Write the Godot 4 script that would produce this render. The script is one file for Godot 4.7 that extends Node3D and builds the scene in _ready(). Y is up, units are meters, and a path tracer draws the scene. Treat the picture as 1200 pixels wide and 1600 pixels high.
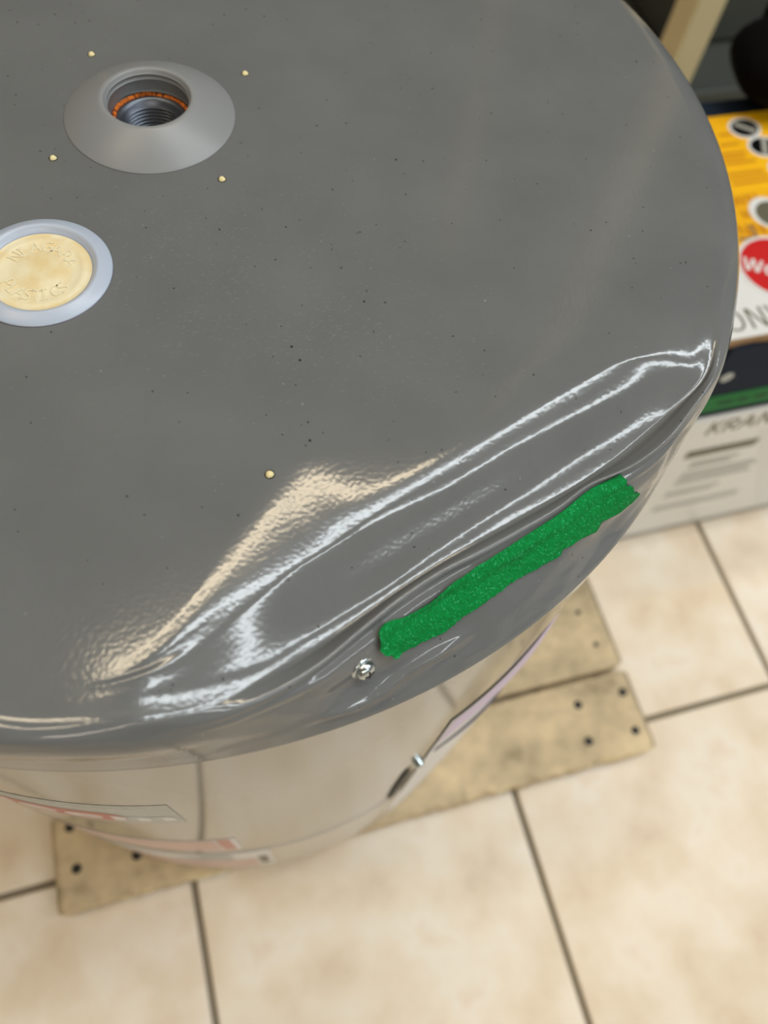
extends Node3D
# A dented grey water heater on a small pallet in a tiled shop, boxes beside it. Metres, y up; the heater's axis is x = z = 0.

const LT := 0.5817          # height of the lid's flat top
const RL := 0.235           # radius of the lid
const RB := 0.2346          # radius of the jacket
const BASE := 0.026         # top of the pallet

var rng := RandomNumberGenerator.new()
var M := {}
var cols: Array[float] = []
var rows: Array[float] = []
var lid_p: Array[PackedVector3Array] = []   # one array of points per column
var lid_n: Array[PackedVector3Array] = []

# ---------------------------------------------------------------- names
var used := {}
func numbered(called: String) -> String:
	if not used.has(called):
		used[called] = 0
		return called
	used[called] += 1
	return "%s_%03d" % [called, used[called]]

func thing(called: String, label: String, category: String, at := Vector3.ZERO, turn := 0.0, group := "") -> Node3D:
	var o := Node3D.new()
	o.name = numbered(called)
	add_child(o)
	o.position = at
	o.rotation.y = turn
	return tag(o, label, category, group)

func tag(o: Node3D, label: String, category: String, group := "") -> Node3D:
	o.set_meta("label", label)
	o.set_meta("category", category)
	if group != "":
		o.set_meta("group", group)
	return o

func obj(called: String, mesh: Mesh, m: Material, parent: Node = null, at := Vector3.ZERO) -> MeshInstance3D:
	var o := MeshInstance3D.new()
	o.mesh = mesh
	o.material_override = m
	o.cast_shadow = GeometryInstance3D.SHADOW_CASTING_SETTING_ON
	if parent == null:
		o.name = numbered(called)
		add_child(o)
	else:
		o.name = called
		parent.add_child(o, true)
	o.position = at
	return o

func struct(called: String, mesh: Mesh, m: Material, at := Vector3.ZERO) -> MeshInstance3D:
	var o := obj(called, mesh, m, null, at)
	o.set_meta("kind", "structure")
	return o

# ---------------------------------------------------------------- shapes
# p[i][j]: a grid of points; its front looks along di x dj. uv[i][j] is optional.
func grid(p: Array, uv: Array = [], n: Array = []) -> ArrayMesh:
	var a := p.size()
	var b: int = p[0].size()
	var v := PackedVector3Array()
	var t := PackedVector2Array()
	var nn := PackedVector3Array()
	var ix := PackedInt32Array()
	var closed_i: bool = (p[0][b / 2] - p[a - 1][b / 2]).length() < 1e-6
	var closed_j: bool = (p[a / 2][0] - p[a / 2][b - 1]).length() < 1e-6
	for i in a:
		for j in b:
			v.append(p[i][j])
			t.append(uv[i][j] if uv.size() > 0 else Vector2(float(i) / (a - 1), float(j) / (b - 1)))
			if n.size() > 0:
				nn.append(n[i][j])
			else:
				var i0 := i - 1 if i > 0 else (a - 2 if closed_i else 0)
				var i1 := i + 1 if i < a - 1 else (1 if closed_i else a - 1)
				var j0 := j - 1 if j > 0 else (b - 2 if closed_j else 0)
				var j1 := j + 1 if j < b - 1 else (1 if closed_j else b - 1)
				var du: Vector3 = p[i1][j] - p[i0][j]
				var dv: Vector3 = p[i][j1] - p[i][j0]
				if du.length() < 1e-8:
					var jj := clampi(j + (1 if j < b / 2 else -1), 0, b - 1)
					du = p[i1][jj] - p[i0][jj]
				nn.append(du.cross(dv).normalized())
	for i in a - 1:
		for j in b - 1:
			var q := i * b + j
			ix.append_array([q, q + 1, q + b, q + b, q + 1, q + b + 1])
	return made(v, nn, t, ix)

func made(v: PackedVector3Array, n: PackedVector3Array, t: PackedVector2Array, ix: PackedInt32Array, into: ArrayMesh = null) -> ArrayMesh:
	var arr := []
	arr.resize(Mesh.ARRAY_MAX)
	arr[Mesh.ARRAY_VERTEX] = v
	arr[Mesh.ARRAY_NORMAL] = n
	arr[Mesh.ARRAY_TEX_UV] = t
	arr[Mesh.ARRAY_INDEX] = ix
	var m := into if into else ArrayMesh.new()
	m.add_surface_from_arrays(Mesh.PRIMITIVE_TRIANGLES, arr)
	return m

# A turned shape: (radius, height) from the outer bottom over the top to the inside; corners are kept sharp where sharp is true.
func lathe(prof: Array, seg := 64, wobble := 0.0) -> ArrayMesh:
	var st := SurfaceTool.new()
	st.begin(Mesh.PRIMITIVE_TRIANGLES)
	for k in prof.size() - 1:
		var a: Vector2 = prof[k]
		var b: Vector2 = prof[k + 1]
		var na := lathe_n(prof, k, k)
		var nb := lathe_n(prof, k + 1, k)
		for i in seg:
			var f0 := TAU * i / seg
			var f1 := TAU * (i + 1) / seg
			var w0 := 1.0 + wobble * sin(f0 * 3.0 + 1.0) + wobble * 0.6 * sin(f0 * 7.0)
			var w1 := 1.0 + wobble * sin(f1 * 3.0 + 1.0) + wobble * 0.6 * sin(f1 * 7.0)
			var c := [[a, na, f0, w0], [b, nb, f1, w1], [b, nb, f0, w0], [a, na, f0, w0], [a, na, f1, w1], [b, nb, f1, w1]]
			for q in c:
				var d := Vector3(cos(q[2]), 0, sin(q[2]))
				st.set_normal((d * q[1].x + Vector3.UP * q[1].y).normalized())
				st.set_uv(Vector2(q[2] / TAU * 4.0, q[0].x * 10.0 + q[0].y * 10.0))
				st.add_vertex(d * q[0].x * q[3] + Vector3.UP * q[0].y)
	st.index()
	return st.commit()

func lathe_n(prof: Array, k: int, seg: int) -> Vector2:
	var own: Vector2 = prof[seg + 1] - prof[seg]
	var o := Vector2(own.y, -own.x).normalized()
	var other := seg - 1 if k == seg else seg + 1
	if other < 0 or other >= prof.size() - 1:
		return o
	var d: Vector2 = prof[other + 1] - prof[other]
	var e := Vector2(d.y, -d.x).normalized()
	return (o + e).normalized() if o.dot(e) > 0.6 else o

# A box with chamfered edges, its base at y = 0 and centred in x and z.
func box(w: float, h: float, d: float, c := 0.002) -> ArrayMesh:
	var st := SurfaceTool.new()
	st.begin(Mesh.PRIMITIVE_TRIANGLES)
	box_into(st, Vector3(0, h / 2, 0), Vector3(w, h, d), c)
	st.generate_normals()
	return st.commit()

func box_into(st: SurfaceTool, at: Vector3, size: Vector3, c := 0.002) -> void:
	var h := size / 2
	c = minf(c, minf(h.x, minf(h.y, h.z)) * 0.9)
	st.set_smooth_group(-1)
	for ax in 3:
		for s in [-1.0, 1.0]:
			var u := (ax + 1) % 3
			var w := (ax + 2) % 3
			var q := []
			for k in [[-1, -1], [1, -1], [1, 1], [-1, 1]]:
				var p := Vector3.ZERO
				p[ax] = s * h[ax]
				p[u] = k[0] * (h[u] - c)
				p[w] = k[1] * (h[w] - c)
				q.append(p)
			quad(st, q, at)
	for ax in 3:
		var u := (ax + 1) % 3
		var w := (ax + 2) % 3
		for su in [-1.0, 1.0]:
			for sw in [-1.0, 1.0]:
				var q := []
				for k in [[-1, 0], [1, 0], [1, 1], [-1, 1]]:
					var p := Vector3.ZERO
					p[ax] = k[0] * (h[ax] - c)
					p[u] = su * (h[u] - (c if k[1] == 1 else 0.0))
					p[w] = sw * (h[w] - (0.0 if k[1] == 1 else c))
					q.append(p)
				quad(st, q, at)
	for sx in [-1.0, 1.0]:
		for sy in [-1.0, 1.0]:
			for sz in [-1.0, 1.0]:
				var s := Vector3(sx, sy, sz)
				var t := []
				for ax in 3:
					var p := s * (h - Vector3.ONE * c)
					p[ax] = s[ax] * h[ax]
					t.append(p)
				tri(st, t, at)

func quad(st: SurfaceTool, q: Array, at: Vector3) -> void:
	tri(st, [q[0], q[1], q[2]], at)
	tri(st, [q[0], q[2], q[3]], at)

# A triangle of a shape that is convex round its own origin: turned outwards.
func tri(st: SurfaceTool, t: Array, at: Vector3) -> void:
	var n: Vector3 = (t[2] - t[0]).cross(t[1] - t[0])
	if n.dot(t[0] + t[1] + t[2]) < 0:
		t = [t[0], t[2], t[1]]
	for p in t:
		st.set_uv(Vector2(p.x + p.y * 0.7, p.z + p.y * 0.7))
		st.add_vertex(p + at)

# A flat plate: the outline (x, z) at height y = 0, thick upwards.
func plate(outline: PackedVector2Array, thick: float) -> ArrayMesh:
	var st := SurfaceTool.new()
	st.begin(Mesh.PRIMITIVE_TRIANGLES)
	st.set_smooth_group(-1)
	var ids := Geometry2D.triangulate_polygon(outline)
	var lo := outline[0]
	var hi := outline[0]
	for p in outline:
		lo = lo.min(p)
		hi = hi.max(p)
	for k in range(0, ids.size(), 3):
		var t := [outline[ids[k]], outline[ids[k + 1]], outline[ids[k + 2]]]
		if (t[1] - t[0]).cross(t[2] - t[0]) < 0:
			t = [t[0], t[2], t[1]]
		for e in [[0, 1, 2, thick], [0, 2, 1, 0.0]]:
			for i in 3:
				var p: Vector2 = t[e[i]]
				st.set_uv((p - lo) / (hi - lo))
				st.add_vertex(Vector3(p.x, e[3], p.y))
	var turn := 0.0
	for k in outline.size():
		turn += outline[k].cross(outline[(k + 1) % outline.size()])
	for k in outline.size():
		var a := outline[k]
		var b := outline[(k + 1) % outline.size()]
		if turn < 0:
			var c := a
			a = b
			b = c
		var q := [Vector3(a.x, 0, a.y), Vector3(a.x, thick, a.y), Vector3(b.x, thick, b.y), Vector3(b.x, 0, b.y)]
		for i in [0, 2, 1, 0, 3, 2]:
			st.set_uv(Vector2.ZERO)
			st.add_vertex(q[i])
	st.generate_normals()
	return st.commit()

func oval(rx: float, rz: float, n := 40) -> PackedVector2Array:
	var o := PackedVector2Array()
	for k in n:
		o.append(Vector2(cos(TAU * k / n) * rx, sin(TAU * k / n) * rz))
	return o

func rect(w: float, d: float) -> PackedVector2Array:
	return PackedVector2Array([Vector2(-w / 2, -d / 2), Vector2(w / 2, -d / 2), Vector2(w / 2, d / 2), Vector2(-w / 2, d / 2)])

# A patch that lies on a cylinder: from angle a0 to a1 (degrees, measured from +x towards +z), y0 to y1, rounded ends optional.
func patch(r: float, a0: float, a1: float, y0: float, y1: float, round_ends := 0.0, thick := 0.00012, bulge := 0.0) -> ArrayMesh:
	var p := []
	var nrm := []
	var lo := minf(a0, a1)
	var hi := maxf(a0, a1)
	var n := 24
	for i in n + 1:
		var s := float(i) / n
		var a := deg_to_rad(lerpf(hi, lo, s))
		var half := (y1 - y0) / 2
		var mid := (y1 + y0) / 2
		if round_ends > 0.0:
			var e := minf(s, 1.0 - s) / round_ends
			if e < 1.0:
				half *= sqrt(maxf(0.02, 1.0 - (1.0 - e) * (1.0 - e)))
		var col := PackedVector3Array()
		var cn := PackedVector3Array()
		for j in 13:
			var g := j / 12.0
			var rr := r + thick
			rr += bulge * sin(PI * g) * sin(PI * clampf(s, 0, 1))
			col.append(Vector3(cos(a) * rr, mid - half + 2 * half * g, sin(a) * rr))
			cn.append(Vector3(cos(a), 0, sin(a)))
		p.append(col)
		nrm.append(cn)
	return grid(p, [], nrm)

# Lettering as a thin raised print. Front looks along +z, the base line at y = 0, starting at x = 0.
func letters(text: String, height: float, depth := 0.0004, bold := false) -> ArrayMesh:
	var t := TextMesh.new()
	var f := SystemFont.new()
	f.font_names = PackedStringArray(["Droid Sans"])
	f.font_weight = 700 if bold else 400
	t.font = f
	t.text = text
	t.font_size = 64
	t.pixel_size = height / 46.0
	t.depth = depth
	t.curve_step = 2.0
	t.horizontal_alignment = HORIZONTAL_ALIGNMENT_LEFT
	t.vertical_alignment = VERTICAL_ALIGNMENT_CENTER
	var m := ArrayMesh.new()
	for s in t.get_surface_count():
		m.add_surface_from_arrays(Mesh.PRIMITIVE_TRIANGLES, t.surface_get_arrays(s))
	return m

# The same lettering wrapped on a cylinder, its middle at angle a (degrees) and height y.
func letters_round(text: String, height: float, r: float, a: float, y: float, stretch := 1.0) -> ArrayMesh:
	var flat := letters(text, height, 0.0001, true)
	var box_ := flat.get_aabb()
	var m := ArrayMesh.new()
	for s in flat.get_surface_count():
		var arr := flat.surface_get_arrays(s)
		var v: PackedVector3Array = arr[Mesh.ARRAY_VERTEX]
		var n: PackedVector3Array = arr[Mesh.ARRAY_NORMAL]
		for k in v.size():
			var x := (v[k].x - box_.get_center().x) * stretch
			var g := deg_to_rad(a) - x / r
			var rr := r + v[k].z + 0.0001
			v[k] = Vector3(cos(g) * rr, y + v[k].y - box_.get_center().y, sin(g) * rr)
			n[k] = Vector3(cos(g) * n[k].z + sin(g) * n[k].x, n[k].y, sin(g) * n[k].z - cos(g) * n[k].x)
		arr[Mesh.ARRAY_VERTEX] = v
		arr[Mesh.ARRAY_NORMAL] = n
		m.add_surface_from_arrays(Mesh.PRIMITIVE_TRIANGLES, arr)
	return m

# ---------------------------------------------------------------- materials
func mat(c: Color, rough := 0.6, metal := 0.0) -> StandardMaterial3D:
	var m := StandardMaterial3D.new()
	m.albedo_color = c
	m.roughness = rough
	m.metallic = metal
	return m

func noise_tex(seed_: int, freq: float, size: int, ramp: Array, octaves := 4, kind := FastNoiseLite.TYPE_SIMPLEX_SMOOTH) -> NoiseTexture2D:
	var f := FastNoiseLite.new()
	f.seed = seed_
	f.noise_type = kind
	f.frequency = freq
	f.fractal_octaves = octaves
	var t := NoiseTexture2D.new()
	t.width = size
	t.height = size
	t.seamless = true
	t.noise = f
	if ramp.size() > 0:
		var g := Gradient.new()
		g.offsets = PackedFloat32Array(ramp.map(func(e): return e[0]))
		g.colors = PackedColorArray(ramp.map(func(e): return e[1]))
		t.color_ramp = g
	return t

func lid_albedo() -> ImageTexture:
	var n := 1536
	var f := FastNoiseLite.new()
	f.seed = 4
	f.frequency = 0.006
	f.fractal_octaves = 5
	var im := f.get_image(n, n)
	im.convert(Image.FORMAT_RGB8)
	im.adjust_bcs(0.78, 0.05, 1.0)
	# a little dust, worn scuffs and dark specks, each with a place of its own
	rng.seed = 11
	var base := im.get_pixel(700, 700)
	for k in 900:
		var a := rng.randf() * TAU
		var r := sqrt(rng.randf()) * n * 0.46
		var x := int(n / 2.0 + cos(a) * r)
		var y := int(n / 2.0 + sin(a) * r)
		im.fill_rect(Rect2i(x, y, 1 + int(rng.randf() < 0.3), 1 + int(rng.randf() < 0.3)), base * rng.randf_range(0.25, 0.7) if rng.randf() < 0.72 else base * rng.randf_range(1.12, 1.3))
	for c in [[0.53, 0.66, 90.0, 700], [0.5, 0.6, 60.0, 350], [0.62, 0.72, 50.0, 200], [0.57, 0.69, 30.0, 200]]:
		for k in c[3]:
			var x := int(n * c[0] + rng.randfn() * c[2])
			var y := int(n * c[1] + rng.randfn() * c[2] * 0.8)
			var v := rng.randf_range(1.02, 1.1)
			im.fill_rect(Rect2i(x, y, 1 + int(rng.randf() * 3), 1), base * v)
	return ImageTexture.create_from_image(im)

func peel_height() -> ImageTexture:
	var n := 1536
	var f := FastNoiseLite.new()
	f.seed = 9
	f.noise_type = FastNoiseLite.TYPE_SIMPLEX_SMOOTH
	f.frequency = 0.19
	f.fractal_octaves = 2
	f.fractal_gain = 0.35
	return ImageTexture.create_from_image(f.get_image(n, n))

func tape_albedo() -> ImageTexture:
	var im := Image.create(640, 160, false, Image.FORMAT_RGB8)
	im.fill(Color(0.0, 0.49, 0.22))
	rng.seed = 21
	for k in 5200:
		var g := rng.randf_range(-0.05, 0.06)
		im.fill_rect(Rect2i(rng.randi() % 640, rng.randi() % 160, 1 + rng.randi() % 2, 4 + rng.randi() % 16), Color(0.0, 0.49 + g * 1.5, 0.22 + g * 0.9))
	for k in 900:
		im.fill_rect(Rect2i(rng.randi() % 640, rng.randi() % 160, 1, 3 + rng.randi() % 7), Color(0.08, 0.64, 0.37).lerp(Color(0.38, 0.8, 0.6), rng.randf()))
	return ImageTexture.create_from_image(im)

func wood_mat(seed_: int, tint: Color) -> StandardMaterial3D:
	var f := FastNoiseLite.new()
	f.seed = seed_
	f.frequency = 0.02
	f.fractal_octaves = 4
	var im := Image.create(512, 128, false, Image.FORMAT_RGB8)
	for x in 512:
		for y in 128:
			var v := f.get_noise_2d(x * 0.35, y * 2.2) * 0.55 + f.get_noise_2d(x * 1.2 + 900, y * 1.4) * 0.5 + f.get_noise_2d(x * 4.0, y * 9.0 + 400) * 0.35
			var c := tint * (1.0 + v * 0.22)
			c = c.lerp(Color(0.5, 0.43, 0.32), clampf(-v * 0.7 - 0.18, 0, 0.5))
			im.set_pixel(x, y, c)
	var m := mat(Color.WHITE, 0.85)
	m.albedo_texture = ImageTexture.create_from_image(im)
	return m

func materials() -> void:
	var lid := mat(Color(0.87, 0.885, 0.9), 0.12)
	lid.albedo_texture = lid_albedo()
	lid.metallic_specular = 0.5
	lid.heightmap_enabled = true
	lid.heightmap_texture = peel_height()
	lid.heightmap_scale = 0.0022
	M.lid = lid
	M.body = mat(Color(0.585, 0.575, 0.545), 0.1)
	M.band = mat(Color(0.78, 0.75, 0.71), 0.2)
	M.collar = mat(Color(0.545, 0.555, 0.57), 0.36)
	M.inner = mat(Color(0.36, 0.36, 0.36), 0.3)
	M.rust = mat(Color(0.85, 0.46, 0.16), 0.95)
	M.rust.albedo_texture = noise_tex(3, 0.12, 128, [[0.2, Color(0.5, 0.42, 0.36)], [0.6, Color(1, 1, 1)]])
	M.steel = mat(Color(0.36, 0.38, 0.42), 0.38, 0.75)
	M.zinc = mat(Color(0.78, 0.82, 0.84), 0.2, 0.95)
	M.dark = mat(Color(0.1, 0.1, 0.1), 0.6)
	M.black = mat(Color(0.03, 0.03, 0.032), 0.9)
	M.black.metallic_specular = 0.2
	M.foam = mat(Color(0.93, 0.88, 0.68), 0.9)
	M.ring = mat(Color(0.72, 0.76, 0.84), 0.3)
	M.ring.subsurf_scatter_enabled = true
	M.ring.subsurf_scatter_strength = 0.2
	M.disc = mat(Color(0.925, 0.885, 0.76), 0.4)
	M.disc.albedo_texture = noise_tex(8, 0.02, 256, [[0.25, Color(0.97, 0.92, 0.82)], [0.7, Color(1, 1, 1)]])
	M.disc.uv1_triplanar = true
	M.disc.uv1_scale = Vector3.ONE * 14
	M.emboss = mat(Color(0.925, 0.885, 0.76), 0.35)
	M.tape = mat(Color.WHITE, 0.8)
	M.tape.metallic_specular = 0.3
	M.tape.albedo_texture = tape_albedo()
	M.white = mat(Color(0.9, 0.9, 0.9), 0.35)
	M.paper = mat(Color(0.92, 0.915, 0.92), 0.5)
	M.lilac = mat(Color(0.86, 0.8, 0.93), 0.45)
	M.blue = mat(Color(0.25, 0.29, 0.42), 0.45)
	M.silver = mat(Color(0.7, 0.72, 0.71), 0.35)
	M.pink = mat(Color(0.85, 0.72, 0.68), 0.4)
	M.salmon = mat(Color(0.8, 0.55, 0.5), 0.4)
	M.red = mat(Color(0.8, 0.12, 0.13), 0.4)
	M.logo_red = mat(Color(0.76, 0.42, 0.37), 0.4)
	M.yellow = mat(Color(1.0, 0.76, 0.02), 0.5)
	M.yellow.albedo_texture = noise_tex(31, 0.01, 256, [[0.2, Color(0.94, 0.9, 0.8)], [0.8, Color(1, 1, 1)]])
	M.ochre = mat(Color(0.8, 0.53, 0.03), 0.5)
	M.navy = mat(Color(0.12, 0.16, 0.22), 0.7)
	M.navy.metallic_specular = 0.25
	M.carton = mat(Color(0.93, 0.93, 0.925), 0.35)
	M.olive = mat(Color(0.4, 0.385, 0.32), 0.45)
	M.grey_print = mat(Color(0.66, 0.65, 0.62), 0.45)
	M.kraft = mat(Color(0.55, 0.43, 0.3), 0.9)
	M.green = mat(Color(0.0, 0.46, 0.2), 0.7)
	M.ink = mat(Color(0.02, 0.2, 0.1), 0.7)
	M.post = mat(Color(0.88, 0.815, 0.64), 0.5)
	M.shelf = mat(Color(0.27, 0.28, 0.26), 0.6)
	M.wall = mat(Color(0.6, 0.6, 0.58), 0.9)
	M.ceiling = mat(Color(0.62, 0.63, 0.62), 0.9)
	M.grout = mat(Color(0.53, 0.49, 0.42), 0.95)
	var tones := [Color(0.97, 0.945, 0.91), Color(0.97, 0.945, 0.915), Color(0.965, 0.935, 0.895)]
	var blot := noise_tex(5, 0.009, 768, [[0.0, Color(0.90, 0.83, 0.75)], [0.25, Color(0.94, 0.885, 0.81)], [0.5, Color(0.965, 0.925, 0.865)], [0.75, Color(0.985, 0.96, 0.925)], [1.0, Color(0.95, 0.9, 0.84)]], 5)
	var tiles := []
	for k in 3:
		var m := mat(tones[k], 0.42)
		m.albedo_texture = blot
		m.uv1_triplanar = true
		m.uv1_world_triplanar = true
		m.uv1_scale = Vector3.ONE * 1.55
		m.uv1_offset = Vector3(k * 0.37, 0, k * 0.61)
		tiles.append(m)
	M.tiles = tiles
	M.pale_wood = mat(Color(0.88, 0.8, 0.63), 0.9)
	M.wood = [wood_mat(1, Color(0.82, 0.735, 0.595)), wood_mat(2, Color(0.79, 0.71, 0.575)), wood_mat(3, Color(0.80, 0.715, 0.575))]

# ---------------------------------------------------------------- the dented lid
# The dent is given by the radius and the drop of its feature lines at angles 30, 34 ... 114 degrees: the first soft bend (W), two lines
# down its slope (L1, L2), the foot of the slope (LB), the valley (V) and the crest of the crumpled rim (C).
const KR := {
	"W": [0.1980, 0.1996, 0.2024, 0.2019, 0.1951, 0.1876, 0.1828, 0.1775, 0.174, 0.171, 0.168, 0.166, 0.1645, 0.1655, 0.1748, 0.186, 0.1995, 0.2125, 0.219, 0.2136, 0.2069, 0.1980],
	"L1": [0.2075, 0.208, 0.212, 0.2141, 0.2019, 0.1952, 0.1907, 0.1876, 0.1856, 0.1845, 0.1843, 0.1850, 0.1865, 0.1889, 0.1923, 0.1971, 0.2059, 0.2145, 0.2175, 0.2165, 0.2115, 0.2075],
	"L2": [0.213, 0.2135, 0.217, 0.2195, 0.2101, 0.2035, 0.1982, 0.1942, 0.1913, 0.1900, 0.1895, 0.1887, 0.1889, 0.1910, 0.1950, 0.2029, 0.2115, 0.2175, 0.2205, 0.2202, 0.216, 0.213],
	"LB": [0.218, 0.2185, 0.2215, 0.2238, 0.2175, 0.2136, 0.2093, 0.2061, 0.2041, 0.2028, 0.2021, 0.2028, 0.2050, 0.2075, 0.2115, 0.2160, 0.2195, 0.2220, 0.2238, 0.2235, 0.2215, 0.218],
	"V": [0.2225, 0.2232, 0.2255, 0.228, 0.2236, 0.2196, 0.2162, 0.2129, 0.2097, 0.2074, 0.2061, 0.2058, 0.2072, 0.2104, 0.2149, 0.2203, 0.2262, 0.2282, 0.2274, 0.2275, 0.2255, 0.2225],
	"C": [0.2318, 0.2319, 0.2322, 0.2315, 0.2295, 0.2276, 0.2230, 0.2161, 0.2141, 0.2116, 0.2099, 0.2091, 0.2108, 0.2154, 0.2216, 0.2267, 0.2302, 0.2316, 0.233, 0.2335, 0.2326, 0.2318],
}
const KY := {
	"W": [0.0000, 0.0000, 0.0000, 0.0001, 0.0003, 0.0003, 0.0003, 0.0003, 0.0003, 0.0003, 0.0003, 0.0004, 0.0005, 0.0006, 0.0005, 0.0003, 0.0002, 0.0001, 0.0000, 0.0000, 0.0000, 0.0000],
	"L1": [0.0000, 0.0000, 0.0003, 0.0016, 0.0013, 0.0014, 0.0015, 0.0015, 0.0016, 0.0018, 0.0021, 0.0027, 0.0034, 0.0038, 0.0027, 0.0015, 0.0007, 0.0006, 0.0001, 0.0000, 0.0000, 0.0000],
	"L2": [0.0000, 0.0001, 0.0007, 0.0030, 0.0039, 0.0041, 0.0039, 0.0036, 0.0034, 0.0034, 0.0036, 0.0038, 0.0041, 0.0043, 0.0033, 0.0026, 0.0015, 0.0005, 0.0001, 0.0000, 0.0000, 0.0000],
	"LB": [0.0000, 0.0002, 0.001, 0.0043, 0.0075, 0.0096, 0.0106, 0.0108, 0.0110, 0.0110, 0.0109, 0.0117, 0.0129, 0.0126, 0.0107, 0.0064, 0.0029, 0.0009, 0.0001, 0.0000, 0.0000, 0.0000],
	"V": [0, 0.0001, 0.0016, 0.0059, 0.0098, 0.0115, 0.0126, 0.0127, 0.0125, 0.0121, 0.0119, 0.0124, 0.0134, 0.0132, 0.0113, 0.0072, 0.0035, 0.0012, 0.0002, 0.0000, 0.0000, 0],
	"C": [0.0031, 0.0031, 0.003, 0.0037, 0.0050, 0.0066, 0.0082, 0.0090, 0.0092, 0.0092, 0.0092, 0.0091, 0.0090, 0.0086, 0.0077, 0.0060, 0.0045, 0.0031, 0.0019, 0.0016, 0.0025, 0.0031],
}
# and the slopes (drop over radius) there
const KS := {
	"W": [0.000, 0.000, 0.000, 0.030, 0.060, 0.060, 0.050, 0.03, 0.026, 0.03, 0.035, 0.045, 0.066, 0.105, 0.105, 0.071, 0.042, 0.022, 0.003, 0.000, 0.000, 0.000],
	"L1": [0.000, 0.004, 0.086, 0.214, 0.249, 0.242, 0.249, 0.244, 0.234, 0.223, 0.211, 0.198, 0.184, 0.169, 0.154, 0.136, 0.16, 0.15, 0.04, 0.003, 0.000, 0.000],
	"L2": [0.000, 0.030, 0.133, 0.281, 0.371, 0.393, 0.394, 0.392, 0.389, 0.381, 0.366, 0.352, 0.343, 0.333, 0.328, 0.305, 0.2, 0.17, 0.026, 0.004, 0.000, 0.000],
	"LB": [0.000, 0.035, 0.158, 0.329, 0.416, 0.410, 0.387, 0.373, 0.361, 0.346, 0.334, 0.321, 0.302, 0.283, 0.275, 0.275, 0.2, 0.13, 0.024, 0.003, 0.000, 0.000],
	"V": [0.0, 0.01, 0.12, 0.3, 0.337, 0.229, 0.202, 0.182, 0.167, 0.155, 0.145, 0.135, 0.123, 0.110, 0.096, 0.081, 0.03, 0.01, 0.022, 0.003, 0.000, 0.0],
}

func tab(t: Array, phi: float) -> float:
	var x := clampf((phi - 30.0) / 4.0, 0.0, 20.9999)
	var i := int(x)
	var f := x - i
	var a: float = t[maxi(i - 1, 0)]
	var b: float = t[i]
	var c: float = t[mini(i + 1, 21)]
	var d: float = t[mini(i + 2, 21)]
	return b + 0.5 * f * (c - a + f * (2 * a - 5 * b + 4 * c - d + f * (3 * (b - c) + d - a)))

func facet(phi: float) -> float:
	var a := tab(KS.W, phi)
	return a + lerpf(0.10, 0.24, smoothstep(76.0, 86.0, phi)) * (1.0 + 1.4 * smoothstep(87.0, 95.0, phi)) * (tab(KS.L1, phi) - a)

func control(phi: float) -> Array[Vector2]:
	var r := {}
	var y := {}
	for k in KR:
		r[k] = tab(KR[k], phi)
		y[k] = tab(KY[k], phi) if KY.has(k) else 0.0
	var w := minf(smoothstep(38.0, 52.0, phi), 1.0 - smoothstep(88.0, 104.0, phi))
	var c := Vector2(r.C, y.C)
	var f_r: float = lerpf(r.W, r.L1, 0.62)
	var s1 := tab(KS.L1, phi)
	var sf := facet(phi)
	var rim := lerpf(0.0095, 0.0055, smoothstep(92.0, 99.0, phi) * (1.0 - smoothstep(106.0, 113.0, phi)))
	var f_y: float = y.W + 0.5 * (tab(KS.W, phi) + sf) * (f_r - r.W)
	var more: float = f_y + 0.5 * (sf + s1) * (r.L1 - f_r) - y.L1
	for k in ["L1", "L2", "LB", "V"]:
		y[k] += more
	var s := Vector2(RL, 0.0366)
	var p: Array[Vector2] = [Vector2(0.13, 0), Vector2(r.W - lerpf(0.016, 0.005, smoothstep(82.0, 95.0, phi)), 0), Vector2(r.W, y.W), Vector2(f_r, f_y), Vector2(r.L1, y.L1), Vector2(r.L2, y.L2), Vector2(r.LB, y.LB), Vector2(r.V, y.V),
		Vector2(r.V + 0.0013, y.V + 0.00008), Vector2((r.V + r.C) / 2 + 0.0005, (y.V + y.C) / 2 - 0.0006 * (1 - w)), c,
		Vector2(RL, rim).lerp(Vector2(lerpf(c.x, s.x, 0.3), lerpf(c.y, s.y, 0.22)), w),
		Vector2(RL, 0.0215).lerp(Vector2(lerpf(c.x, s.x, 0.66), lerpf(c.y, s.y, 0.62)), w), s]
	return p

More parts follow.
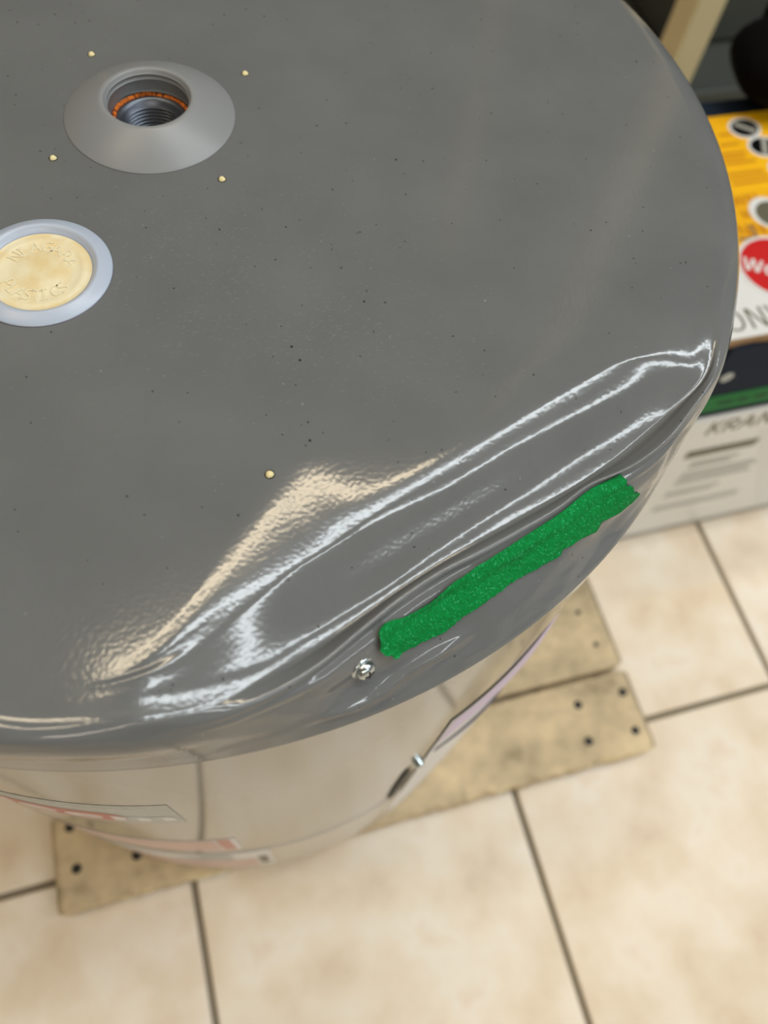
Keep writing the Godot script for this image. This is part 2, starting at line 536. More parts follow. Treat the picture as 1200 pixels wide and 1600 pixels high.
const PER := 11
func profile(phi: float) -> Array[Vector2]:
	var p := control(phi)
	var n := p.size()
	var d: Array[float] = []
	for k in n - 1:
		d.append(maxf(1e-5, p[k].distance_to(p[k + 1])))
	var m: Array[Vector2] = [(p[1] - p[0]) / d[0]]
	for k in range(1, n - 1):
		m.append(((p[k + 1] - p[k]) / d[k] * d[k - 1] + (p[k] - p[k - 1]) / d[k - 1] * d[k]) / (d[k] + d[k - 1]))
	m.append((p[n - 1] - p[n - 2]) / d[n - 2])
	var at := 2
	for k in KS:
		m[at] = Vector2(1, tab(KS[k], phi)).normalized()
		at += 2 if at == 2 else 1
	m[3] = Vector2(1, facet(phi)).normalized()
	m[1] = Vector2(1, 0)
	m[8] = Vector2(1, 0).lerp(m[8].normalized(), 0.15)
	var out: Array[Vector2] = []
	for r in [0.0172, 0.03, 0.05, 0.075, 0.1, 0.12]:
		out.append(Vector2(r, 0))
	for k in n - 1:
		for j in PER:
			var s := float(j) / PER
			var s2 := s * s
			var s3 := s2 * s
			out.append(p[k] * (2 * s3 - 3 * s2 + 1) + m[k] * (d[k] * (s3 - 2 * s2 + s)) + p[k + 1] * (3 * s2 - 2 * s3) + m[k + 1] * (d[k] * (s3 - s2)))
	out.append(p[n - 1])
	out.append(p[n - 1] + Vector2(0.0001, 0.0008))
	out.append(p[n - 1] + Vector2(-0.0003, 0.0012))
	out.append(p[n - 1] + Vector2(-0.0016, 0.0010))
	return out

func gauss(x: float) -> float:
	return exp(-x * x)

# Small buckles of the crumpled skirt, along its outward normal.
func buckle(phi: float, t: float, noise: FastNoiseLite) -> float:
	var on := minf(smoothstep(40.0, 54.0, phi), 1.0 - smoothstep(86.0, 98.0, phi))
	var d := 0.0
	d -= 0.0011 * on * gauss((t - 9.42 - 0.0025 * (phi - 68.0)) / 0.16)
	d += 0.0006 * on * gauss((t - 9.75) / 0.14)
	# the crease that runs past the screw
	var line := 11.2 + 0.22 * exp(-pow((phi - 83.0) / 2.5, 2.0)) - 0.02 * (82.0 - phi) * 0.5
	d += 0.0020 * gauss((t - line) / 0.14) * smoothstep(72.0, 77.0, phi) * (1.0 - smoothstep(84.0, 89.0, phi))
	d -= 0.0014 * gauss((t - 10.75) / 0.35) * gauss((phi - 84.0) / 2.6)
	d -= 0.0016 * gauss((t - 10.4) / 0.5) * gauss((phi - 47.0) / 2.2)
	d += 0.0010 * gauss((t - 10.6) / 0.6) * gauss((phi - 51.0) / 1.6)
	d -= 0.0012 * gauss((t - 11.2) / 0.4) * gauss((phi - 58.0) / 3.0)
	d += noise.get_noise_2d(phi * 2.2, t * 13.0) * 0.0009 * smoothstep(9.0, 9.8, t) * (1.0 - smoothstep(11.6, 12.0, t)) * minf(smoothstep(36.0, 46.0, phi), 1.0 - smoothstep(88.0, 100.0, phi))
	return d

func build_lid_grid() -> void:
	var a := 28.0
	while a < 114.0:
		cols.append(a)
		a += 0.3
	while a < 387.9:
		cols.append(a)
		a += 2.4
	cols.append(388.0)
	var noise := FastNoiseLite.new()
	noise.seed = 17
	noise.frequency = 0.05
	noise.fractal_octaves = 2
	var pr := []
	for c in cols:
		pr.append(profile(c if c <= 114.0 else 114.0))
	var nr: int = pr[0].size()
	for j in nr:
		rows.append((j - 6.0) / PER - 1.0)
	# soften what the spline left angular
	for pass_ in 2:
		for i in cols.size():
			var q: Array[Vector2] = pr[i].duplicate()
			for j in range(8, nr - 6):
				q[j] = pr[i][j] * 0.5 + (pr[i][j - 1] + pr[i][j + 1]) * 0.25
			pr[i] = q
	for pass_ in 4:
		var old := pr.duplicate(true)
		for i in range(1, cols.size() - 1):
			if cols[i] < 114.0:
				for j in range(8, nr - 4):
					pr[i][j] = old[i][j] * 0.5 + (old[i - 1][j] + old[i + 1][j]) * 0.25
	for i in cols.size():
		var f := deg_to_rad(cols[i])
		var dir := Vector3(cos(f), 0, sin(f))
		var col := PackedVector3Array()
		for j in nr:
			var q: Vector2 = pr[i][j]
			if cols[i] < 114.0 and rows[j] > 8.5 and rows[j] < 12.0:
				var e: Vector2 = pr[i][j + 1] - pr[i][j - 1]
				q += Vector2(e.y, -e.x).normalized() * buckle(cols[i], rows[j], noise)
			col.append(dir * q.x + Vector3.UP * (LT - q.y))
		lid_p.append(col)
	for i in cols.size():
		var col := PackedVector3Array()
		var i0 := i - 1 if i > 0 else cols.size() - 2
		var i1 := i + 1 if i < cols.size() - 1 else 1
		for j in nr:
			var du := lid_p[i1][j] - lid_p[i0][j]
			var dv := lid_p[i][mini(j + 1, nr - 1)] - lid_p[i][maxi(j - 1, 0)]
			col.append(du.cross(dv).normalized())
		lid_n.append(col)

func lid_at(phi: float, t: float, lift := 0.0) -> Vector3:
	var x := clampf((phi - 28.0) / 0.3, 0, 280)
	var y := clampf((t + 1.0) * PER + 6.0, 0, rows.size() - 2)
	var i := int(x)
	var j := int(y)
	var p := lid_p[i][j].lerp(lid_p[i + 1][j], x - i).lerp(lid_p[i][j + 1].lerp(lid_p[i + 1][j + 1], x - i), y - j)
	var n := lid_n[i][j].lerp(lid_n[i][j + 1], y - j)
	return p + n.normalized() * lift

func lid_mesh() -> ArrayMesh:
	var uv := []
	for i in cols.size():
		var f := deg_to_rad(cols[i])
		var s := 0.0
		var col := PackedVector2Array()
		for j in rows.size():
			s = Vector2(lid_p[i][0].x, lid_p[i][0].z).length() if j == 0 else s + lid_p[i][j].distance_to(lid_p[i][j - 1])
			col.append(Vector2(0.5, 0.5) + Vector2(cos(f), sin(f)) * s / 0.57)
		uv.append(col)
	return grid(lid_p, uv, lid_n)

# ---------------------------------------------------------------- the heater
func heater() -> void:
	var t := thing("water_heater", "short grey enamelled water heater with a dented dark grey lid, standing on the small pallet", "water heater")
	# jacket
	var prof := []
	for e in [[RB - 0.03, BASE + 0.0005], [RB - 0.004, BASE + 0.0005], [RB - 0.001, BASE + 0.002], [RB, BASE + 0.006], [RB, 0.2], [RB, 0.4], [RB, 0.5440], [RB - 0.001, 0.5446], [RB - 0.02, 0.5446]]:
		prof.append(Vector2(e[0], e[1]))
	obj("jacket", lathe(prof, 192), M.body, t)
	var lid := obj("lid", lid_mesh(), M.lid, t)
	lid.set_meta("label", "dark grey glossy lid with a long dent in its rim")
	# lower band of the jacket
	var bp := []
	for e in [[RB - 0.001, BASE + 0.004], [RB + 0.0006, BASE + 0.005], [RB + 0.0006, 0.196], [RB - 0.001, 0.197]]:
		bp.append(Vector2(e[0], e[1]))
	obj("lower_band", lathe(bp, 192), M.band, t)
	# collar round the outlet
	var c := Vector3(0.0012, LT, -0.0030)
	prof = []
	for e in [[.0321, -.0004], [.0322, .0003], [.0317, .0008], [.0185, .0077], [.0176, .0081], [.0166, .0081], [.0161, .0078], [.0159, .0070], [.0153, .0064], [.0159, .0057], [.0159, .0050], [.0152, .0044], [.0158, .0036], [.0156, -.0048]]:
		prof.append(Vector2(e[0], e[1]))
	obj("collar", lathe(prof, 96), M.collar, t, c).set_meta("label", "light grey plastic cone collar")
	prof = []
	for e in [[.0172, -.0046], [.0157, -.0014], [.0150, -.0009], [.0140, -.0014], [.0138, -.0030]]:
		prof.append(Vector2(e[0], e[1]))
	obj("rust_ring", lathe(prof, 64, 0.022), M.rust, t, c)
	prof = [Vector2(.0144, -.028), Vector2(.0144, -.0024), Vector2(.0139, -.0018), Vector2(.0128, -.0018), Vector2(.0118, -.0028)]
	var y := -0.0038
	for k in 9:
		prof.append(Vector2(.0112, y))
		prof.append(Vector2(.0103, y - 0.0007))
		y -= 0.0015
	prof.append(Vector2(.0103, -.020))
	prof.append(Vector2(.0, -.020))
	obj("threaded_nipple", lathe(prof, 64), M.steel, t, c)
	# plug cap
	var k := Vector3(-0.0455, LT, 0.0690)
	prof = []
	for e in [[.0236, -.0003], [.0238, .0006], [.0232, .0012], [.0214, .0017], [.0202, .0024], [.0196, .0026], [.0189, .0024], [.0182, .0016], [.0174, .0006], [.0170, .0004]]:
		prof.append(Vector2(e[0], e[1]))
	var cap := obj("plug_cap", lathe(prof, 96), M.ring, t, k)
	cap.set_meta("label", "translucent white plug cap with a yellowed centre")
	prof = []
	for e in [[.0176, .0002], [.0174, .0006], [.0168, .0003], [.0152, .0005], [.0140, .0008], [.0136, .0006], [.0090, .0006], [.0076, .0010], [.0040, .0011], [.0, .0011]]:
		prof.append(Vector2(e[0], e[1]))
	obj("cap_disc", lathe(prof, 96), M.disc, cap)
	for word in [["NIAGARA", -140.0, 21.0, 1.0], ["PLASTICS", 165.0, -15.5, -1.0]]:
		for i in word[0].length():
			var a := deg_to_rad(word[1] + word[2] * i)
			var l := obj("raised_letter", letters(word[0][i], 0.0032, 0.0005), M.emboss, cap)
			var rr := 0.0092 if word[3] > 0 else 0.0122
			var out := Vector3(cos(a), 0, sin(a))
			var up: Vector3 = out * word[3]
			var b := Basis(up.cross(Vector3.UP), up, Vector3.UP)
			l.transform = Transform3D(b, out * rr + Vector3(0, 0.0007, 0) - b.x * 0.0011 + b.y * 0.0012)
	# foam showing in the small holes
	for q in [[-.0167, -.0426], [.0415, -.0221], [-.0366, .0147], [.0218, .0358], [.0136, .1625]]:
		prof = [Vector2(.00135, -.0002), Vector2(.0013, .0001), Vector2(.0011, .0004), Vector2(.0009, .0007), Vector2(.0005, .0009), Vector2(0, .0010)]
		var f := obj("foam_plug", lathe(prof, 16, 0.06), M.foam, lid, Vector3(q[0], LT, q[1]))
		var ring := obj("hole_edge", lathe([Vector2(.0017, -.0002), Vector2(.0016, .0001), Vector2(.0010, .0001)], 16), M.dark, lid, f.position)
		ring.cast_shadow = GeometryInstance3D.SHADOW_CASTING_SETTING_ON
	# screw in the crumpled skirt
	var at := lid_at(82.6, 10.45, 0.0)
	var nrm := Vector3(0.42, 0.22, 0.9).normalized()
	var s := Node3D.new()
	s.name = "screw"
	t.add_child(s, true)
	var side := nrm.cross(Vector3.RIGHT).normalized()
	s.transform = Transform3D(Basis(side.cross(nrm).normalized() * -1.0, nrm, side), at - nrm * 0.0006)
	s.transform.basis = s.transform.basis.orthonormalized()
	prof = []
	for e in [[.0044, -.001], [.0045, .0002], [.0042, .0006], [.0034, .0007], [.0034, .0012], [.0031, .0024], [.0022, .0031], [.0010, .0034], [.0, .0034]]:
		prof.append(Vector2(e[0], e[1]))
	obj("screw_head", lathe(prof, 32), M.zinc, s)
	var cross := SurfaceTool.new()
	cross.begin(Mesh.PRIMITIVE_TRIANGLES)
	box_into(cross, Vector3(0, 0.0033, 0), Vector3(0.0034, 0.0005, 0.0007), 0.0001)
	box_into(cross, Vector3(0, 0.0033, 0), Vector3(0.0007, 0.0005, 0.0034), 0.0001)
	cross.generate_normals()
	obj("cross_slot", cross.commit(), M.dark, s)
	# printed labels on the jacket
	var l1 := obj("logo_label", patch(RB, 101.4, 132, 0.398, 0.459), M.silver, t)
	obj("logo_badge", patch(RB + 0.00012, 107, 127, 0.402, 0.432, 0.16), M.logo_red, l1)
	obj("lettering", letters_round("Rheem", 0.0165, RB + 0.0002, 115.5, 0.4165, 1.5), M.white, l1)
	for q in 16:
		obj("printed_dash", patch(RB + 0.00012, 104 + q * 1.4, 104.7 + q * 1.4, 0.447, 0.449), M.white, l1)
	var l2 := obj("warning_label", patch(RB, 98.2, 126, 0.222, 0.300), M.paper, t)
	obj("printed_panel", patch(RB + 0.00012, 101.2, 124, 0.226, 0.296), M.pink, l2)
	obj("printed_stripe", patch(RB + 0.00012, 99.0, 100.9, 0.226, 0.296), M.salmon, l2)
	var l3 := obj("rating_label", patch(RB + 0.0006, 94.5, 126, 0.050, 0.196), M.white, t)
	obj("printed_panel", patch(RB + 0.00072, 97.5, 124, 0.056, 0.135), M.pink, l3)
	obj("printed_square", patch(RB + 0.00072, 95.4, 97.0, 0.075, 0.150), M.olive, l3)
	for q in 4:
		obj("printed_line", patch(RB + 0.00072, 101, 112 - q * 2, 0.146 + q * 0.012, 0.150 + q * 0.012), M.grey_print, l3)
	# paper guide that bulges off the jacket, and beside it a strip of painted shade
	var g := obj("paper_guide", patch(RB + 0.0004, 70.0, 36, 0.03, 0.425, 0.0, 0.0002, 0.0022), M.paper, t)
	g.set_meta("label", "white and lilac paper guide standing off the jacket")
	obj("printed_panel", patch(RB + 0.0007, 69.4, 37, 0.365, 0.42, 0.0, 0.00012, 0.0023), M.lilac, g)
	obj("printed_stripe", patch(RB + 0.0006, 69.0, 50, 0.325, 0.350, 0.0, 0.00012, 0.0025), M.blue, g)
	var sl := obj("shade_strip", patch(RB, 73.6, 71.6, 0.20, 0.325, 0.3, 0.001), M.dark, t)  # dark colour stands in for shade on the jacket, no opening here
	obj("jacket_pin", lathe([Vector2(.0032, 0), Vector2(.0030, .003), Vector2(.0018, .0036), Vector2(.0018, .0018), Vector2(0, .0018)], 20), M.zinc, sl, Vector3(cos(deg_to_rad(71.5)) * RB, 0.335, sin(deg_to_rad(71.5)) * RB)).rotation = Vector3(PI / 2, -deg_to_rad(71.5) + PI / 2, 0)

func green_tape() -> void:
	var up := [[52.0, 9.12], [55.2, 9.16], [57.5, 9.36], [63.7, 9.36], [69.2, 9.5], [73.2, 9.64], [76.2, 9.76], [78.2, 9.72], [80.7, 9.5], [83.0, 9.5]]
	var lo := [[52.0, 11.05], [53.3, 10.98], [54.3, 10.84], [56.2, 10.80], [58.2, 10.64], [58.7, 10.82], [60.5, 10.62], [62.8, 10.50], [63.2, 10.64], [65.0, 10.56], [68.0, 10.50], [70.7, 10.52], [73.5, 10.58], [75.7, 10.70], [77.7, 10.64], [80.2, 10.57], [83.0, 10.55]]
	var right := [[0.0, 55.2], [0.3, 54.9], [0.42, 55.1], [0.55, 54.4], [0.72, 54.3], [0.86, 53.2], [0.93, 53.35], [1.0, 54.2]]
	var left := [[0.0, 80.5], [0.12, 81.0], [0.5, 81.3], [0.72, 80.9], [0.8, 80.3], [0.9, 80.35], [1.0, 79.9]]
	rng.seed = 5
	var p := []
	var uv := []
	var nu := 150
	for i in nu + 1:
		var s := float(i) / nu
		var top := PackedVector3Array()
		var under := PackedVector3Array()
		var tu := PackedVector2Array()
		var ju := rng.randf_range(-0.012, 0.012)
		var jl := rng.randf_range(-0.03, 0.02)
		for j in 25:
			var v := j / 24.0
			var phi := lerpf(along(right, v), along(left, v), s)
			var t := lerpf(along(up, phi), along(lo, phi), v) + ju * exp(-v / 0.07) + jl * exp((v - 1.0) / 0.07)
			var lift := 0.0006 + 0.0011 * gauss(v / 0.12) * gauss((phi - 71.0) / 6.0) + 0.0014 * gauss((1.0 - s) / 0.012)
			top.append(lid_at(phi, t, lift))
			under.append(lid_at(phi, t, lift - 0.00018))
			tu.append(Vector2(s, v))
		under.reverse()
		var back := tu.duplicate()
		back.reverse()
		top.append_array(under)
		tu.append_array(back)
		top.append(top[0])
		tu.append(tu[0])
		p.append(top)
		uv.append(tu)
	var o := obj("green_tape", grid(p, uv), M.tape)
	tag(o, "torn strip of green masking tape stuck across the dented lid rim", "tape")

func along(t: Array, x: float) -> float:
	if x <= t[0][0]:
		return t[0][1]
	for k in range(1, t.size()):
		if x <= t[k][0]:
			return lerpf(t[k - 1][1], t[k][1], (x - t[k - 1][0]) / (t[k][0] - t[k - 1][0]))
	return t[t.size() - 1][1]

# ---------------------------------------------------------------- pallet
func board(w: float, h: float, d: float, seed_: int, ragged: float) -> ArrayMesh:
	# a sawn board along x whose near edge (+z) is splintered
	rng.seed = seed_
	var f := FastNoiseLite.new()
	f.seed = seed_
	f.frequency = 1.0
	var nx := 90
	var p := []
	var uv := []
	for i in nx + 1:
		var x := -w / 2 + w * i / nx
		var e := ragged * (f.get_noise_2d(x * 60.0, 3.0) * 0.7 + f.get_noise_2d(x * 190.0, 9.0) * 0.5)
		var chip := ragged * maxf(0.0, f.get_noise_2d(x * 45.0, 40.0)) * 1.6
		var end := 0.0025 if i == 0 or i == nx else 0.0
		var z0 := -d / 2 + 0.0008 * f.get_noise_2d(x * 40.0, 77.0) + end
		var z1 := d / 2 - absf(e) * 0.8 - end
		var c := 0.0022
		var ring := PackedVector3Array([Vector3(x, 0, z0 + c), Vector3(x, c, z0), Vector3(x, h - c, z0), Vector3(x, h, z0 + c), Vector3(x, h, 0), Vector3(x, h, z1 - c - chip), Vector3(x, h - c - chip * 0.4, z1 - chip * 0.3), Vector3(x, c, z1 + 0.0005), Vector3(x, 0, z1 - c), Vector3(x, 0, z0 + c)])
		ring.reverse()
		var u := PackedVector2Array()
		for q in ring:
			u.append(Vector2((q.x + 0.6) * 1.3 + seed_ * 0.37, (q.z + q.y) * 3.0 + seed_ * 0.21))
		p.append(ring)
		uv.append(u)
	# closed ends
	for at in [0, p.size() - 1]:
		var ring: PackedVector3Array = p[at].duplicate()
		var mid := Vector3(ring[0].x, h / 2, 0)
		for k in ring.size():
			ring[k] = ring[k].lerp(mid, 0.98)
		if at == 0:
			p.push_front(ring)
			uv.push_front(uv[0].duplicate())
		else:
			p.append(ring)
			uv.append(uv[uv.size() - 1].duplicate())
	return grid(p, uv)

func pallet() -> void:
	var t := thing("wooden_pallet", "small weathered wooden pallet of flat boards under the water heater", "pallet", Vector3(0.0765, 0, 0))
	var z := 0.2285
	var d := [0.0805, 0.118, 0.1, 0.1, 0.1]
	var nails := [[0.294, 0.1703], [0.3427, 0.1695], [0.3402, 0.2075], [0.2914, 0.2057], [-0.1837, 0.1943], [-0.1861, 0.1595], [-0.1698, 0.1627], [-0.1338, 0.1967]]
	var small := [[0.3296, 0.0807], [0.335, 0.1171]]
	for k in 5:
		var b := obj("board", board(0.556, 0.018, d[k], k + 3, 0.006 if k == 0 else 0.0015), M.wood[k % 3], t, Vector3(0, BASE - 0.018, z - d[k] / 2))
		for n in nails + small:
			if n[1] < z and n[1] > z - d[k]:
				var r := 0.0042 if nails.has(n) else 0.0026
				obj("nail_head", lathe([Vector2(r, -.001), Vector2(r, .0004), Vector2(r * .8, .0007), Vector2(0, .0005)], 20), M.dark, b, Vector3(n[0] - 0.0765, 0.018, n[1] - z + d[k] / 2))
		z -= d[k] + 0.0045
	rng.seed = 14
	var front_board := t.get_child(0)
	for k in 26:
		var sx := rng.randf_range(-0.27, 0.27)
		var chip := obj("splinter", box(rng.randf_range(0.006, 0.02), rng.randf_range(0.001, 0.0025), rng.randf_range(0.0015, 0.003), 0.0004), M.pale_wood, front_board, Vector3(sx, rng.randf_range(0.0135, 0.0165), 0.0375 + rng.randf_range(-0.001, 0.0015)))
		chip.rotation = Vector3(rng.randf_range(-0.3, 0.5), rng.randf_range(-0.15, 0.15), rng.randf_range(-0.05, 0.05))
	for x in [-0.22, 0.0, 0.22]:
		obj("runner", box(0.06, BASE - 0.018, 0.46, 0.001), M.wood[1], t, Vector3(x, 0, -0.02))

# ---------------------------------------------------------------- boxes
# print on a front (looks along +z): a thin plate stood up
func front(called: String, parent: Node, outline: PackedVector2Array, m: Material, at: Vector3, thick := 0.0004) -> MeshInstance3D:
	var o := obj(called, plate(outline, thick), m, parent, at)
	o.rotation.x = PI / 2
	return o

func boxes() -> void:
	# lowest: white carton
	var x0 := 0.372
	var w := 0.62
	var zf := 0.006
	var t := thing("white_carton", "white printed carton on the floor, lowest of the stack beside the heater", "box", Vector3(x0 + w / 2, 0, zf - 0.16))
	obj("carton_body", box(w, 0.253, 0.32, 0.003), M.carton, t)
	var fx := -w / 2 - x0
	var fz := 0.1602
	front("printed_bar", t, rect(0.074, 0.0125), M.olive, Vector3(fx - x0 * 0 + 0.450, 0.1905, fz) + Vector3(x0 - x0, 0, 0))
	var word := obj("lettering", letters("KRAN", 0.020, 0.0004), M.olive, t, Vector3(fx + 0.412, 0.2345, fz))
	for q in [[0.170, 0.05, 0.0035], [0.163, 0.045, 0.0025], [0.150, 0.08, 0.002], [0.143, 0.085, 0.002], [0.136, 0.08, 0.002], [0.129, 0.085, 0.002], [0.110, 0.06, 0.002], [0.103, 0.055, 0.002], [0.078, 0.1, 0.002], [0.071, 0.1, 0.002]]:
		front("printed_line", t, rect(q[1], q[2]), M.grey_print, Vector3(fx + 0.428 + q[1] / 2, q[0], fz))
	front("printed_panel", t, PackedVector2Array([Vector2(-0.03, 0.215), Vector2(0.09, 0.215), Vector2(0.2, 0.018), Vector2(0.075, 0.018)]), M.white, Vector3(fx + 0.506, 0, fz)).rotation.x = -PI / 2
	front("printed_stripe", t, rect(w - 0.01, 0.010), M.grey_print, Vector3(fx + x0 + w / 2, 0.010, fz))
	# middle: navy box with green tape
	t = thing("navy_box", "dark navy box with a band of green tape, lying on the white carton", "box", Vector3(x0 + w / 2, 0.2535, zf - 0.128))
	obj("box_body", box(w, 0.1035, 0.255, 0.004), M.navy, t)
	var b := front("tape_band", t, rect(w - 0.004, 0.0225), M.green, Vector3(0, 0.0245, 0.1276), 0.0005)
	b.set_meta("label", "green tape band")
	for q in [[0.408, 0.014], [0.424, 0.010], [0.441, 0.012], [0.459, 0.016], [0.48, 0.012]]:
		front("ink_mark", b, rect(q[1], 0.004), M.ink, Vector3(q[0] + fx, 0.0, 0.0)).transform = Transform3D(Basis.IDENTITY, Vector3(q[0] + fx, 0.0005, 0.0))
	obj("round_sticker", plate(oval(0.0055, 0.0055), 0.0004), M.silver, t, Vector3(fx + 0.3895, 0.0625, 0.1276)).rotation.x = PI / 2
	# top: yellow and white printed carton panel
	var py := 0.357
	var pz0 := -0.2215
	var pz1 := 0.0065
	t = thing("printed_carton_panel", "yellow and white printed carton panel with a red badge lying on the navy box", "carton", Vector3(x0, py, 0))
	var outline := PackedVector2Array()
	rng.seed = 8
	var n := 60
	for k in n + 1:
		outline.append(Vector2(-0.012 + 0.6 * k / n, pz1 - 0.0006 + rng.randf_range(-0.0016, 0.0012)))
	outline.append(Vector2(0.588, pz0))
	outline.append(Vector2(-0.012, pz0))
	obj("corrugated_board", plate(outline, 0.0042), M.kraft, t)
	var top := 0.0042
	var yl := obj("yellow_print", plate(rect(0.6, 0.166), 0.0004), M.yellow, t, Vector3(0.288, top, pz0 + 0.083))
	obj("white_print", plate(rect(0.6, 0.058), 0.0004), M.white, t, Vector3(0.288, top, pz0 + 0.166 + 0.029))
	word = obj("lettering", letters("CONV", 0.0185, 0.0003), M.olive, t, Vector3(0.3555 - x0, top + 0.0003, -0.0125))
	word.rotation.x = -PI / 2
	# black ovals in white rims
	for q in [[0.4868, -0.2035, 0.9], [0.4932, -0.1795, -0.4], [0.4985, -0.152, 0.3]]:
		var rim := obj("oval_badge", plate(oval(0.0148, 0.0128), 0.0004), M.white, t, Vector3(q[0] - x0, top + 0.0004, q[1]))
		obj("oval_centre", plate(oval(0.0122, 0.0102), 0.0003), M.black, rim, Vector3(0, 0.0004, 0))
		obj("oval_bar", plate(rect(0.0045, 0.019), 0.0003), M.grey_print, rim, Vector3(0, 0.0007, 0)).rotation.y = q[2]
	var ph := obj("photo_print", plate(oval(0.016, 0.017), 0.0004), M.white, t, Vector3(0.460 - x0, top + 0.0004, -0.1085))
	obj("photo_centre", plate(oval(0.0135, 0.0135), 0.0003), M.olive, ph, Vector3(0.002, 0.0004, 0.002))
	# rows of small print on the yellow
	for q in [[-0.199, 0.46, 0.012], [-0.187, 0.455, 0.018], [-0.1765, 0.45, 0.024], [-0.171, 0.45, 0.022], [-0.1655, 0.45, 0.028], [-0.1535, 0.445, 0.034], [-0.148, 0.445, 0.036], [-0.1425, 0.445, 0.034]]:
		obj("printed_line", plate(rect(q[2], 0.0028), 0.0003), M.ochre, t, Vector3(q[1] - x0 + q[2] / 2, top + 0.0004, q[0]))
	for q in [["WEL", 0.435, -0.125, 0.010], ["MOD", 0.436, -0.110, 0.008], ["NN", 0.424, -0.094, 0.012]]:
		word = obj("small_lettering", letters(q[0], q[3], 0.0003, true), M.ochre, t, Vector3(q[1] - x0, top + 0.0005, q[2]))
		word.rotation.x = -PI / 2
	obj("printed_line", plate(rect(0.022, 0.0025), 0.0003), M.kraft, t, Vector3(0.427 - x0, top + 0.0004, -0.086))
	obj("printed_line", plate(rect(0.0025, 0.014), 0.0003), M.kraft, t, Vector3(0.438 - x0, top + 0.0004, -0.092))
	# red round badge
	var rb := obj("round_badge", plate(oval(0.0315, 0.0315, 56), 0.0005), M.white, t, Vector3(0.4385 - x0, top + 0.0004, -0.0545))
	obj("badge_red", plate(oval(0.0285, 0.0285, 56), 0.0003), M.red, rb, Vector3(0, 0.0005, 0))
	word = obj("lettering", letters("Woo", 0.0125, 0.0003, true), M.white, rb, Vector3(-0.0258, 0.0009, -0.0085))
	word.rotation = Vector3(-PI / 2, -0.5, 0)
	# black rounded bag at the back
	t = thing("black_bag", "black rounded soft bag with a stub handle behind the yellow carton panel", "bag", Vector3(0.526, 0.362, -0.240))
	var prof := []
	for k in 17:
		var a := -PI / 2 + PI * k / 16.0
		prof.append(Vector2(cos(a) * (0.045 + 0.004 * sin(a * 2)), 0.028 + 0.028 * sin(a)))
	obj("bag_body", lathe(prof, 40, 0.03), M.black, t)
	var hp := []
	for k in 12:
		var a := PI * k / 11.0
		hp.append(Vector2(sin(a) * 0.010, 0.03 - cos(a) * 0.03))
	obj("handle", lathe(hp, 20), M.black, t, Vector3(0.0, 0.030, -0.04)).rotation = Vector3(-0.5, 0, -0.6)

func shelving() -> void:
	var t := thing("shelf_unit", "beige steel shelf upright with dark shelves behind the boxes", "shelf", Vector3(0.643, 0, -0.518))
	for x in [0.0, 1.3]:
		for z in [0.0, -0.52]:
			var st := SurfaceTool.new()
			st.begin(Mesh.PRIMITIVE_TRIANGLES)
			box_into(st, Vector3(0, 0.95, 0), Vector3(0.040, 1.9, 0.040), 0.003)
			st.generate_normals()
			obj("upright", st.commit(), M.post, t, Vector3(x, 0, z))
	for y in [0.10, 0.72, 1.30, 1.84]:
		obj("shelf_deck", box(1.36, 0.03, 0.5, 0.003), M.shelf, t, Vector3(0.65, y, -0.27))
	obj("back_panel", box(1.36, 1.86, 0.01, 0.002), M.shelf, t, Vector3(0.65, 0.02, -0.545))
	# dark crates on the lowest deck
	for k in 2:
		t = thing("dark_crate", ["dark grey closed crate on the low shelf next to the beige upright", "dark grey closed crate on the low shelf farther from the beige upright"][k], "crate", Vector3(0.91 + k * 0.5, 0.13, -0.80), 0.0, "dark crates on the low shelf")
		obj("crate_body", box(0.42, 0.2, 0.34, 0.008), M.shelf, t)
		obj("crate_lid", box(0.44, 0.03, 0.36, 0.006), M.dark, t, Vector3(0, 0.2, 0))

# ---------------------------------------------------------------- room
func room() -> void:
	var fl := struct("floor", box(6.4, 0.1, 6.4, 0.002), M.grout, Vector3(0.3, -0.104, 0.2))
	var pitch := 0.3056
	var tile := box(pitch - 0.0058, 0.010, pitch - 0.0058, 0.0012)
	var rest := SurfaceTool.new()
	rest.begin(Mesh.PRIMITIVE_TRIANGLES)
	for i in range(-9, 11):
		for j in range(-10, 11):
			var at := Vector3(-0.0932 + pitch * (i + 0.5), -0.010, 0.1975 + pitch * (j + 0.5))
			if absf(at.x - 0.3) > 3.15 or absf(at.z - 0.2) > 3.15:
				continue
			if i >= -4 and i <= 5 and j >= -6 and j <= 2:
				obj("floor_tile", tile, M.tiles[posmod(i * 5 + j * 3, 3)], fl, at - fl.position)
			else:
				box_into(rest, at + Vector3(0, 0.005, 0) - fl.position, Vector3(pitch - 0.0058, 0.010, pitch - 0.0058), 0.0012)
	rest.generate_normals()
	obj("far_tiles", rest.commit(), M.tiles[0], fl).set_meta("kind", "stuff")
	struct("ceiling", box(6.4, 0.1, 6.4, 0.002), M.ceiling, Vector3(0.3, 2.7, 0.2))
	struct("wall_back", box(6.4, 2.8, 0.1, 0.002), M.wall, Vector3(0.3, -0.05, -3.05))
	struct("wall_front", box(6.4, 2.8, 0.1, 0.002), M.wall, Vector3(0.3, -0.05, 3.45))
	struct("wall_left", box(0.1, 2.8, 6.4, 0.002), M.wall, Vector3(-2.95, -0.05, 0.2))
	struct("wall_right", box(0.1, 2.8, 6.4, 0.002), M.wall, Vector3(3.55, -0.05, 0.2))

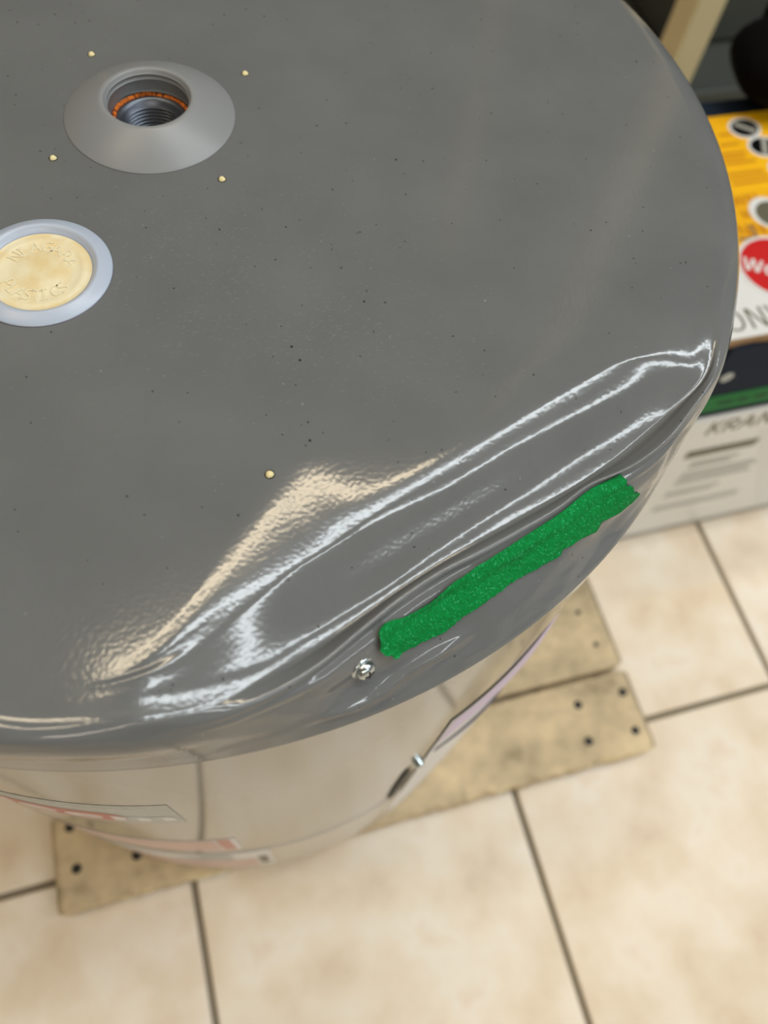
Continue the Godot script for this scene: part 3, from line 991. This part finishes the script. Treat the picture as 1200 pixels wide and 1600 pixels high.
func ceiling_lamp(at: Vector3, w: float, d: float, c: Color, energy: float, label: String) -> void:
	var t := thing("ceiling_lamp", label, "ceiling lamp", at, 0.0, "ceiling lamps")
	obj("housing", box(w + 0.04, 0.05, d + 0.04, 0.004), M.white, t)
	var g := mat(Color.WHITE, 0.5)
	g.emission_enabled = true
	g.emission = c
	g.emission_energy_multiplier = 2.0
	obj("diffuser", box(w, 0.012, d, 0.003), g, t, Vector3(0, -0.012, 0))
	var l := AreaLight3D.new()
	l.name = "lamp_light"
	l.area_size = Vector2(w, d)
	l.area_normalize_energy = true
	l.light_color = c
	l.light_energy = energy
	l.area_range = 12.0
	l.area_attenuation = 2.0
	l.shadow_enabled = true
	l.rotation.x = -PI / 2
	t.add_child(l, true)
	l.position = Vector3(0, -0.02, 0)

# ---------------------------------------------------------------- the scene
func _ready() -> void:
	# camera
	var cam := Camera3D.new()
	cam.name = "camera"
	add_child(cam)
	cam.transform = Transform3D(Basis(Vector3(0.96131964, 0.08397299, 0.26232247), Vector3(0.19850265, 0.44903607, -0.871185), Vector3(-0.19094826, 0.88955896, 0.41499833)).orthonormalized(), Vector3(-0.00194, 0.79694, 0.28302))
	var lens := CameraAttributesPhysical.new()
	lens.frustum_focal_length = 18.858
	lens.exposure_aperture = 4.9
	lens.frustum_focus_distance = 0.275
	lens.frustum_near = 0.02
	lens.frustum_far = 40.0
	cam.attributes = lens
	cam.fov = 64.94
	cam.near = 0.02
	cam.far = 40.0
	cam.current = true
	# air and exposure
	var we := WorldEnvironment.new()
	we.name = "environment"
	var e := Environment.new()
	e.background_mode = Environment.BG_COLOR
	e.background_color = Color(0.02, 0.02, 0.02)
	e.tonemap_mode = Environment.TONE_MAPPER_LINEAR
	e.tonemap_exposure = EXPOSURE
	e.sdfgi_enabled = true
	e.ssao_enabled = true
	e.ssil_enabled = true
	we.environment = e
	add_child(we)
	# ceiling lamps: long cool strips above, a warm one, two fill panels added behind the camera
	var cool := Color(0.95, 0.985, 1.0)
	var warm := Color(1.0, 0.92, 0.78)
	materials()
	ceiling_lamp(Vector3(1.34, 2.62, -0.02), 2.52, 0.12, cool, 3.1, "long cool white strip lamp on the ceiling straight above the heater")
	ceiling_lamp(Vector3(1.85, 2.62, 0.62), 2.7, 0.12, cool, 3.2, "long cool white strip lamp on the ceiling in front of the heater")
	ceiling_lamp(Vector3(0.16, 2.62, -0.42), 1.12, 0.11, warm, 1.35, "small warm white lamp on the ceiling behind the heater")
	ceiling_lamp(Vector3(-1.0, 2.62, -0.06), 1.1, 0.1, warm, 1.2, "warm white strip lamp on the ceiling left of the heater")
	ceiling_lamp(Vector3(-0.6, 2.62, 2.4), 1.8, 0.2, Color(1.0, 0.95, 0.87), 3.6, "added warm white fill panel on the ceiling near the left wall")  # this and the next are added, unseen, for general illumination
	ceiling_lamp(Vector3(1.9, 2.62, 2.4), 1.8, 0.2, cool, 3.6, "added cool white fill panel on the ceiling near the right wall")
	room()
	build_lid_grid()
	heater()
	green_tape()
	pallet()
	boxes()
	shelving()

const EXPOSURE := 0.67
